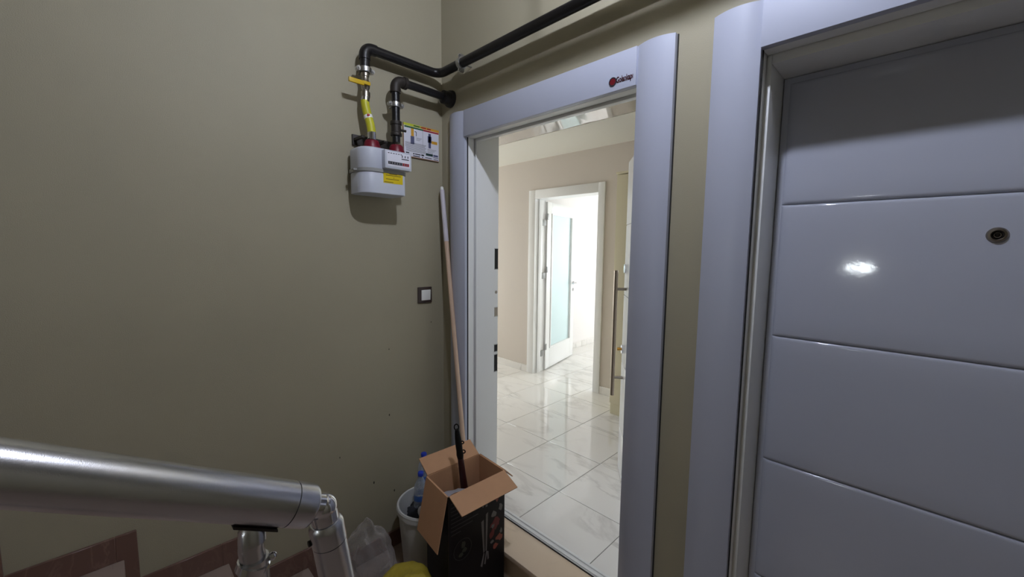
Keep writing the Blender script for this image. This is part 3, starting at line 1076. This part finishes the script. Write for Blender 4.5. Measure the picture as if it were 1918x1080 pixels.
# ------------------------------------------------------------------ instruction sign
sg = thing('instruction_sign', (0.004, -0.138, 1.93), 'small white gas safety sign with coloured header beside the meter', 'sign')
Y0, Y1, Z0, Z1 = -0.249, -0.028, 1.929, 2.101
obj('board', MB().box((0.0, Y0, Z0), (0.008, Y1, Z1)), M['board_edge'], sg)
obj('face', MB().box((0.0079, Y0 + 0.001, Z0 + 0.004), (0.0088, Y1 - 0.001, Z1 - 0.001)), M['paper'], sg)


def ink(name, rects, mm, d=0.0004):
    m = MB()
    for u0, u1, v0, v1 in rects:
        m.box((0.0086, Y0 + u0 * (Y1 - Y0), Z1 - v1 * (Z1 - Z0)), (0.0088 + d, Y0 + u1 * (Y1 - Y0), Z1 - v0 * (Z1 - Z0)))
    o = obj(name, m, mm, sg)
    if len(rects) > 1:
        o['kind'] = 'stuff'
    return o


ink('header_stripe', [(0.0, 0.5, 0.0, 0.075)], M['p_lime'])
ink('header_stripe', [(0.5, 1.0, 0.0, 0.075)], M['p_orange'])
ink('header_band', [(0.02, 0.54, 0.085, 0.13)], M['p_green'])
ink('header_band', [(0.54, 0.99, 0.085, 0.13)], M['p_red'])
ink('header_lettering', [(0.27, 0.44, 0.02, 0.055)], M['p_green'], 0.0008)
ink('header_lettering', [(0.46, 0.62, 0.02, 0.055), (0.65, 0.76, 0.02, 0.055)], M['p_red'], 0.0008)
ink('valve_picture', [(0.2, 0.275, 0.13, 0.36)], M['p_orange'])
ink('valve_picture', [(0.185, 0.285, 0.36, 0.6)], M['p_blue'])
ink('valve_picture', [(0.69, 0.76, 0.17, 0.62), (0.67, 0.78, 0.25, 0.45)], M['p_blue'])
ink('valve_picture', [(0.78, 0.95, 0.38, 0.47)], M['p_orange'])
ink('divider', [(0.525, 0.53, 0.13, 0.62)], M['ink_grey'])
ink('arrow', [(0.30, 0.345, 0.2, 0.22), (0.335, 0.35, 0.22, 0.34)], M['ink'])
rows = []
for k in range(9):
    v = 0.56 + k * 0.032
    rows.append((0.04 + (0.02 if k > 4 else 0), 0.62 - 0.018 * (k % 3), v, v + 0.012))
for k in range(3):
    rows.append((0.34, 0.50 - 0.03 * k, 0.38 + k * 0.035, 0.39 + k * 0.035))
    rows.append((0.66, 0.92 - 0.05 * k, 0.655 + k * 0.045, 0.667 + k * 0.045))
ink('printed_lines', rows, M['ink_grey'])
ink('logo_block', [(0.61, 0.815, 0.79, 0.865)], M['p_darkgreen'])
ink('logo_block', [(0.83, 0.97, 0.80, 0.86)], M['p_blue'])
ink('bold_print', [(0.25, 0.285, 0.865, 0.905), (0.3, 0.46, 0.87, 0.9), (0.48, 0.555, 0.86, 0.905), (0.25, 0.44, 0.935, 0.962), (0.5, 0.53, 0.935, 0.965), (0.59, 0.78, 0.925, 0.945), (0.83, 0.98, 0.885, 0.9), (0.84, 0.98, 0.94, 0.96), (0.05, 0.14, 0.865, 0.9)], M['ink'])

# ------------------------------------------------------------------ light switch
sw = thing('light_switch', (0.0, -0.129, 1.13), 'square dark brown light switch with white rocker on the left wall', 'switch')
obj('cover_frame', MB().box((0.0, -0.174, 1.137), (0.010, -0.084, 1.227), 0.003), M['switch'], sw)
m = MB().box((0.008, -0.154, 1.152), (0.015, -0.096, 1.211), 0.002)
for v in m.bm.verts:
    v.co.x += (v.co.z - 1.18) * 0.06
obj('rocker', m, M['rocker'], sw)

# ------------------------------------------------------------------ broom stick leaning in the corner
bt = Vector((0.043, -0.034, 1.79))
bbm = Vector((0.336, -0.074, -0.001))
br = thing('broom_stick', bbm, 'long wooden broom stick with white upper end leaning in the corner', 'broom')
bd = (bbm - bt).normalized()
obj('stick', MB().cyl(bt + bd * 0.3, bbm, 0.0125, 0.0125), M['wood'], br)
obj('upper_sleeve', MB().cyl(bt + bd * 0.02, bt + bd * 0.31, 0.0128, 0.0135), M['sleeve'], br)
obj('end_cap', MB().lathe([(0, 0), (0.006, 0.001), (0.009, 0.005), (0.0095, 0.02), (0.0128, 0.022)], bt, bd, 16), M['rocker'], br)

# ------------------------------------------------------------------ cardboard box
BL, FL, FR, BR = [Vector(p) for p in ((0.475, -0.434, 0.424), (0.672, -0.458, 0.424), (0.685, -0.147, 0.424), (0.489, -0.134, 0.424))]
cbx = thing('cardboard_box', (0.58, -0.29, ZL), 'tall black printed cardboard box standing open before the doorway', 'box')
tk = 0.004
ctr = (BL + FL + FR + BR) / 4


def plate(p, q, d, l, t, nrm):
    """rectangle p-q swept by d*l, thickness t along nrm"""
    p, q, d, nrm = Vector(p), Vector(q), Vector(d).normalized(), Vector(nrm).normalized()
    m = MB()
    m.prism([p, q, q + d * l, p + d * l], nrm * t)
    return m


def two_face(name, p, q, d, l, outn, parent):
    """brown board with a black printed outer skin"""
    o = obj(name, plate(p, q, d, l, -tk, outn), M['card'], parent)
    e = 0.0015
    obj('printed_skin', plate(Vector(p) + Vector(outn) * 0.0002, Vector(q) + Vector(outn) * 0.0002, d, l, 0.0006, outn), M['card_dark'], o)
    return o


HTB = 0.424 - ZL - 0.001
for nm, p, q in (('wall_panel', BL, FL), ('wall_panel', FL, FR), ('wall_panel', FR, BR), ('wall_panel', BR, BL)):
    mid = (p + q) / 2
    on = mid - ctr
    dq = (q - p).normalized()
    on = (on - dq * on.dot(dq)).normalized()
    w_ = two_face(nm, p, q, (0, 0, -1), HTB, on, cbx)
obj('bottom_panel', MB().prism([Vector((v.x, v.y, ZL + 0.001)) + (ctr - v) * 0.03 * Vector((1, 1, 0)).length for v in ()] or [(BL.x + .006, BL.y + .006, ZL + 0.001), (FL.x - .006, FL.y + .006, ZL + 0.001), (FR.x - .006, FR.y - .006, ZL + 0.001), (BR.x + .006, BR.y - .006, ZL + 0.001)], (0, 0, 0.004)), M['card'], cbx)


def flap(p, q, out, l, ang, inset=0.004):
    out = Vector(out).normalized()
    a = math.radians(ang)
    d = out * math.cos(a) + Vector((0, 0, 1)) * math.sin(a)
    outer = -(Vector((0, 0, 1)) * math.cos(a) - out * math.sin(a))   # printed side
    dq = (q - p).normalized()
    two_face('flap', p + dq * inset, q - dq * inset, d, l, outer, cbx)


flap(FL, FR, (1, -0.05, 0), 0.10, -24)
flap(BL, BR, (-1, 0.06, 0), 0.09, 32)
flap(BL, FL, (-0.06, -1, 0), 0.235, -78)
flap(FR, BR, (0.05, 1, 0), 0.075, -45)
# print on the front (right hand) face
fo = (FR - FL).normalized()
fn = Vector((fo.y, -fo.x, 0))
FWID = (FR - FL).length


def fprint(name, polys, mm, lift=0.0012):
    m = MB()
    for poly in polys:
        m.prism([FL + fo * (u * FWID) + Vector((0, 0, -v)) + fn * lift for u, v in poly], fn * 0.0005)
    o = obj(name, m, mm, cbx)
    if len(polys) > 1:
        o['kind'] = 'stuff'
    return o


def quad(u0, u1, v0, v1):
    return [(u0, v0), (u1, v0), (u1, v1), (u0, v1)]


def blob(u, v, ru, rv, n=10, seed=0):
    rnd = random.Random(seed)
    return [(u + ru * math.cos(2 * PI * i / n) * rnd.uniform(.45, 1.2), v + rv * math.sin(2 * PI * i / n) * rnd.uniform(.45, 1.2)) for i in range(n)]


fprint('appliance_picture', [quad(.575, .60, .02, .10), quad(.635, .67, .02, .10), quad(.575, .60, .10, .125), quad(.635, .67, .10, .13)], M['p_silver'])
fprint('appliance_picture', [[(.555, .19), (.60, .185), (.62, .34), (.595, .345)], [(.64, .165), (.68, .16), (.66, .34), (.635, .34)],
                             [(.545, .40), (.60, .345), (.615, .35), (.575, .41)], [(.61, .40), (.65, .34), (.665, .345), (.635, .405)], [(.675, .39), (.66, .345), (.69, .35), (.70, .385)]], M['p_silver'])
fprint('food_picture', [[(.80, .11), (.93, .035), (.985, .03), (.985, .075), (.85, .135)]], M['p_food_pink'])
fprint('food_picture', [blob(.83, .235, .10, .03, 11, 3), blob(.76, .275, .06, .025, 9, 4)], M['p_food_red'])
fprint('food_picture', [blob(.90, .31, .07, .02, 9, 5), blob(.82, .345, .06, .015, 9, 6)], M['p_food_pink'])
fprint('food_picture', [blob(.80, .185, .07, .02, 9, 8), blob(.92, .165, .05, .025, 9, 9), blob(.77, .24, .035, .012, 8, 10), blob(.93, .285, .03, .015, 8, 11), blob(.76, .315, .04, .01, 8, 12)], M['p_silver'], 0.0016)
lines = []
for k in range(9):
    lines.append(quad(.04, [.2, .36, .3, .42, .5, .3, .5, .4, .2][k], .035 + k * .0175, .039 + k * .0175))
fprint('printed_lines', lines, mat('dim_grey_print', srgb(54, 50, 54), 0.5))
ring = []
for i in range(20):
    a0, a1 = 2 * PI * i / 20, 2 * PI * (i + 1) / 20
    P = lambda a, k: (.23 + .155 * k * math.cos(a), .265 + .048 * k * math.sin(a))
    ring.append([P(a0, 1), P(a1, 1), P(a1, .93), P(a0, .93)])
fprint('round_emblem', ring, mat('dim_grey_ring', srgb(40, 40, 42), 0.5))
fprint('round_emblem', [blob(.24, .245, .035, .018, 8, 20), blob(.20, .285, .06, .012, 9, 21), blob(.26, .275, .04, .012, 8, 22)], mat('dim_olive_print', srgb(58, 62, 52), 0.5))

# things inside the box
sb = thing('dustpan_brush', (0.57, -0.27, 0.0), 'long black brush handle with hanging loop sticking out of the cardboard box', 'brush')
t0 = Vector((0.55, -0.322, 0.645))
t1 = Vector((0.57, -0.272, 0.20))
pts = [t0 + (t1 - t0) * k for k in (0.03, 0.06, 0.12, 0.2, 0.26, 0.3, 0.34)]
obj('grip', MB().tube(pts, [0.0085, 0.0115, 0.014, 0.0155, 0.015, 0.0165, 0.014], 14), M['black_plastic'], sb)
pts = [t0 + (t1 - t0) * k for k in (0.33, 0.5, 0.7, 0.85, 1.0)]
obj('shaft', MB().tube(pts, [0.0135, 0.015, 0.018, 0.021, 0.023], 14), M['maroon'], sb)
lp = [t0 + Vector((0.0, 0.0, -0.012)) + Vector((0.01 * math.cos(a) * 0.7, 0.01 * math.cos(a) * 0.7, 0.014 * math.sin(a) + 0.01)) for a in [2 * PI * i / 14 for i in range(15)]]
obj('hanging_loop', MB().tube(lp, 0.0028, 8, False), M['black_plastic'], sb)
for k, rr_ in ((0.17, 0.007), (0.27, 0.0085)):
    c = t0 + (t1 - t0) * k + Vector((0.012, 0.012, 0)) * 1.0
    lp = [c + Vector((rr_ * math.cos(a) * 0.7, rr_ * math.cos(a) * 0.7, rr_ * 0.9 * math.sin(a))) for a in [2 * PI * i / 12 for i in range(13)]]
    obj('clip_hook', MB().tube(lp, 0.003, 8, False), M['black_plastic'], sb)
obj('brush_head', MB().box((0.535, -0.38, 0.165), (0.605, -0.17, 0.205), 0.008), M['black_plastic'], sb)
m = MB()
for i in range(12):
    for j in range(4):
        m.cyl((0.543 + j * 0.018, -0.37 + i * 0.0172, 0.17), (0.543 + j * 0.018, -0.37 + i * 0.0172, ZL + 0.08), 0.006, seg=6)
bo = obj('bristles', m, M['black_plastic'], sb)
bo['kind'] = 'stuff'
pa = MB()
pv, pf = [], []
for i in range(7):
    for j in range(4):
        u, v = i / 6, j / 3
        pv.append((0.562 + 0.075 * v, -0.438 + 0.115 * u, 0.365 + 0.03 * v + 0.008 * math.sin(u * 5) - 0.05 * u * 0))
for i in range(6):
    for j in range(3):
        pf.append((i * 4 + j, i * 4 + j + 1, (i + 1) * 4 + j + 1, (i + 1) * 4 + j))
pa._add(pv, pf, True)
r_ = bmesh.ops.solidify(pa.bm, geom=pa.bm.faces[:], thickness=0.0015)
po = thing('folded_paper', (0.6, -0.4, 0.36), 'folded white paper lying inside the open cardboard box', 'paper')
obj('sheet', pa, M['paper'], po)
obj('under_fold', MB().box((0.56, -0.43, ZL + 0.01), (0.63, -0.385, 0.36), 0.002), M['paper'], po)

# ------------------------------------------------------------------ bucket with bottles and rags
BX, BY, BZ = 0.232, -0.272, 0.118
bk = thing('bucket', (BX, BY, ZL), 'white plastic bucket filled with rags between wall and box', 'bucket')
prof = [(0, 0.002), (0.118, 0.002), (0.122, 0.0), (0.126, 0.006), (0.150, BZ - ZL - 0.03), (0.150, BZ - ZL), (0.146, BZ - ZL), (0.146, BZ - ZL - 0.03), (0.122, 0.01), (0, 0.01)]
obj('pail', MB().lathe(prof, (BX, BY, ZL), (0, 0, 1), 40), M['bucket'], bk)
obj('rim', MB().lathe([(0.150, -0.035), (0.157, -0.033), (0.159, -0.02), (0.157, -0.012), (0.159, -0.004), (0.155, 0.004), (0.147, 0.003), (0.146, -0.004)], (BX, BY, BZ), (0, 0, 1), 40), M['bucket'], bk)
hl = []
for i in range(17):
    a = PI * i / 16
    hl.append((BX + 0.158 * math.cos(a) * 0.94, BY - 0.158 * math.cos(a) * 0.35 + 0.0 - 0.02 * math.sin(a), BZ - 0.015 - 0.0 - 0.155 * math.sin(a) * 0.25))
m = MB()


def crumple(c, r, seed, amp=0.35, freq=9, seg=30, rings=18, squash=None):
    """irregular cloth or film lump around c"""
    m = MB().ball((0, 0, 0), 1.0, seg, rings)
    bmesh.ops.remove_doubles(m.bm, verts=m.bm.verts[:], dist=1e-4)
    off = Vector((seed * 3.1, seed * 1.7, seed * 5.3))
    for v in m.bm.verts:
        n = v.co.normalized()
        p = Vector((n.x * r[0], n.y * r[1], n.z * r[2]))
        k = 1 + amp * noise.noise(p * freq + off) + amp * 0.5 * noise.noise(p * freq * 2.3 + off)
        ridge = 1 - abs(noise.noise(p * freq * 1.2 - off)) * 0.5 * amp
        q = p * k * ridge
        if squash:
            q = squash(q, n)
        v.co = Vector(c) + q
    return m


rg = tag(obj('rags', crumple((BX, BY, 0.045), (0.115, 0.115, 0.06), 2, 0.28, 18, 44, 28), M['rag']), 'crumpled dark cloths filling the white bucket', 'rags')
rp = tag(obj('tissue_wad', crumple((BX + 0.075, BY - 0.055, 0.128), (0.042, 0.042, 0.032), 5, 0.2, 18), M['paper']), 'pale crumpled tissue wad lying on the rags in the bucket', 'tissue')


def bottle(loc, tilt, label):
    b = thing('water_bottle', loc, label, 'bottle', 'water bottles in the bucket')
    ax = Vector(tilt).normalized()
    obj('bottle_body', MB().lathe([(0, 0), (0.028, 0), (0.032, 0.006), (0.032, 0.05), (0.0305, 0.053), (0.032, 0.056), (0.032, 0.14), (0.028, 0.16), (0.017, 0.185), (0.0125, 0.195), (0.0125, 0.207)], loc, ax, 24), M['bottle'], b)
    obj('cap', MB().lathe([(0.0145, 0.203), (0.0155, 0.206), (0.0155, 0.22), (0.0135, 0.223), (0, 0.223)], loc, ax, 20), M['cap'], b)
    obj('paper_label', MB().lathe([(0.0325, 0.075), (0.0325, 0.105)], loc, ax, 24), M['label_blue'], b)
    return b


bottle((0.15, -0.243, 0.117), (0, 0.015, 1), 'clear water bottle with blue cap rising highest from the bucket')
bottle((0.198, -0.30, 0.052), (0.02, 0.03, 1), 'clear water bottle with blue cap, lower one behind the box flap')

# ------------------------------------------------------------------ bags on the landing floor


def sq_clear(q, n):
    # bag gathered towards its open top
    t = (n.z + 1) / 2
    k = 1.0 if t < 0.45 else 1.0 - 0.62 * ((t - 0.45) / 0.55) ** 1.3
    z = max(q.z, -0.155)
    return Vector((q.x * k, q.y * k, z))


cbag = tag(obj('clear_plastic_bag', crumple((0.19, -0.60, ZL + 0.156), (0.135, 0.15, 0.21), 4, 0.28, 8, 72, 54, sq_clear), M['bag_clear']), 'crumpled clear plastic bag against the left wall skirting', 'bag')


def sq_yel(q, n):
    return Vector((q.x, q.y, max(q.z, -0.13)))


ybag = tag(obj('yellow_sack', crumple((0.575, -0.605, ZL + 0.131), (0.155, 0.15, 0.218), 9, 0.17, 10, 44, 30, sq_yel), M['bag_yellow']), 'yellow plastic sack on the floor in front of the box', 'bag')

# ------------------------------------------------------------------ stair railing
RX = 1.354
rl = thing('stair_railing', (RX, -1.05, ZL), 'polished aluminium stair railing with sloping round handrail', 'railing')
RD = Vector((0, -1, 0.59)).normalized()
RE = Vector((RX, -1.205, 1.065))
obj('handrail', MB().cyl(RE + RD * 0.032, RE + RD * 2.0, 0.0305, seg=40), M['alu'], rl)
obj('end_collar', MB().lathe([(0.0, -0.002), (0.018, -0.002), (0.0275, -0.0015), (0.0298, 0.0005), (0.0305, 0.004), (0.0305, 0.0305), (0.0, 0.0305)], RE, RD, 40), M['alu'], rl)
obj('collar_joint', MB().lathe([(0.0298, 0.030), (0.0298, 0.0325)], RE, RD, 40), M['gasket'], rl)
obj('neck', MB().cyl(RE + RD * 0.0, Vector((RX, -1.186, 1.055)), 0.0192, seg=28), M['chrome'], rl)
BC = Vector((RX, -1.186, 1.054))
PDn = Vector((0, 0.14, -1)).normalized()
obj('elbow', MB().ball(tuple(BC), 0.0206, 32, 20), M['chrome'], rl)
obj('elbow_skirt', MB().lathe([(0.0194, 0.002), (0.0198, 0.006), (0.0196, 0.022), (0.017, 0.024)], BC, PDn, 32), M['chrome'], rl)
pl = (BC.z - ZL) / -PDn.z
obj('newel_collar', MB().lathe([(0.012, 0.022), (0.021, 0.023), (0.0245, 0.028), (0.0252, 0.034), (0.0252, 0.058), (0.012, 0.058)], BC, PDn, 36), M['alu'], rl)
obj('newel_post', MB().cyl(BC + PDn * 0.0595, BC + PDn * (pl - 0.004), 0.0248, seg=36), M['alu'], rl)
obj('collar_joint', MB().lathe([(0.0243, 0.0575), (0.0243, 0.0602)], BC, PDn, 36), M['gasket'], rl)
sc_ = BC + PDn * 0.052 + Vector((-0.004, -0.0245, 0))
obj('set_screw', MB().cyl(sc_ + Vector((0, 0.004, 0)), sc_ + Vector((0, -0.004, 0)), 0.0045, seg=14), M['black_plastic'], rl)
obj('post_foot', MB().lathe([(0.045, 0.0), (0.045, 0.006), (0.026, 0.02)], BC + PDn * pl, (0, 0, 1), 32), M['alu'], rl)
by = -1.279
bz = 1.065 + (by + 1.205) / -1 * 0.59
obj('saddle', MB().lathe([(0.0, 0.0), (0.012, 0.0), (0.016, -0.006), (0.017, -0.024), (0.0, -0.024)], (RX, by, bz - 0.036), (0, 0, 1), 24), M['alu'], rl)
m = MB().box((-0.015, -0.027, -0.0025), (0.015, 0.033, 0.0025), 0.002)
for v in m.bm.verts:
    y = v.co.y
    v.co = Vector((RX + v.co.x, by + v.co.y * 0.86, bz - 0.036 + v.co.z - v.co.y * 0.5))
obj('saddle_plate', m, M['iron_fit'], rl)
obj('baluster', MB().cyl((RX, by, bz - 0.085), (RX, by, 0.119), 0.0185, seg=32), M['alu'], rl)
obj('baluster_neck', MB().tube([(RX, by, bz - 0.055), (RX, by - 0.002, bz - 0.068), (RX, by, bz - 0.088)], 0.0155, 20), M['alu'], rl)
obj('baluster_ring', MB().lathe([(0.0185, 0.003), (0.0205, 0.002), (0.0205, -0.008), (0.0185, -0.009)], (RX, by, bz - 0.092), (0.1, 0.35, 1), 32), M['chrome'], rl)
obj('ring_bolt', MB().ball((RX + 0.008, by + 0.021, bz - 0.089), 0.006, 16, 10), M['chrome'], rl)
for k in range(1, 4):
    y = by - 0.308 * k
    z = bz + 0.308 * 0.59 * k
    tz_ = zt[min(7, max(0, int((-0.82 - y) / 0.308)))]
    obj('baluster', MB().cyl((RX, y, z - 0.03), (RX, y, tz_ + 0.002), 0.0185, seg=24), M['alu'], rl)

# ------------------------------------------------------------------ lamps
LP = (1.55, -0.7, 2.82)
lm = thing('ceiling_bulb', (LP[0], LP[1], ZC), 'bare lit bulb hanging on a short cord from the stairwell ceiling', 'lamp')
obj('socket', MB().lathe([(0.045, 0), (0.045, -0.008), (0.02, -0.014), (0.019, -0.035)], (LP[0], LP[1], ZC), (0, 0, 1), 24), M['lamp_base'], lm)
obj('cord', MB().cyl((LP[0], LP[1], ZC - 0.03), (LP[0], LP[1], LP[2] + 0.07), 0.003, seg=8), M['lamp_base'], lm)
obj('bulb_holder', MB().lathe([(0.006, 0.075), (0.016, 0.07), (0.017, 0.03), (0.012, 0.022)], LP, (0, 0, 1), 20), M['lamp_base'], lm)
obj('bulb', MB().ball(LP, 0.035, 24, 16), M['bulb'], lm)
wlm = thing('wall_lamp', (1.60, -3.4, 1.28), 'small oval lit wall lamp on the back wall', 'lamp')
obj('base', MB().box((1.46, -3.4, 1.25), (1.68, -3.375, 1.34), 0.01), M['lamp_base'], wlm)
obj('diffuser', MB().box((1.48, -3.376, 1.267), (1.66, -3.35, 1.323), 0.012), M['wall_lamp'], wlm)
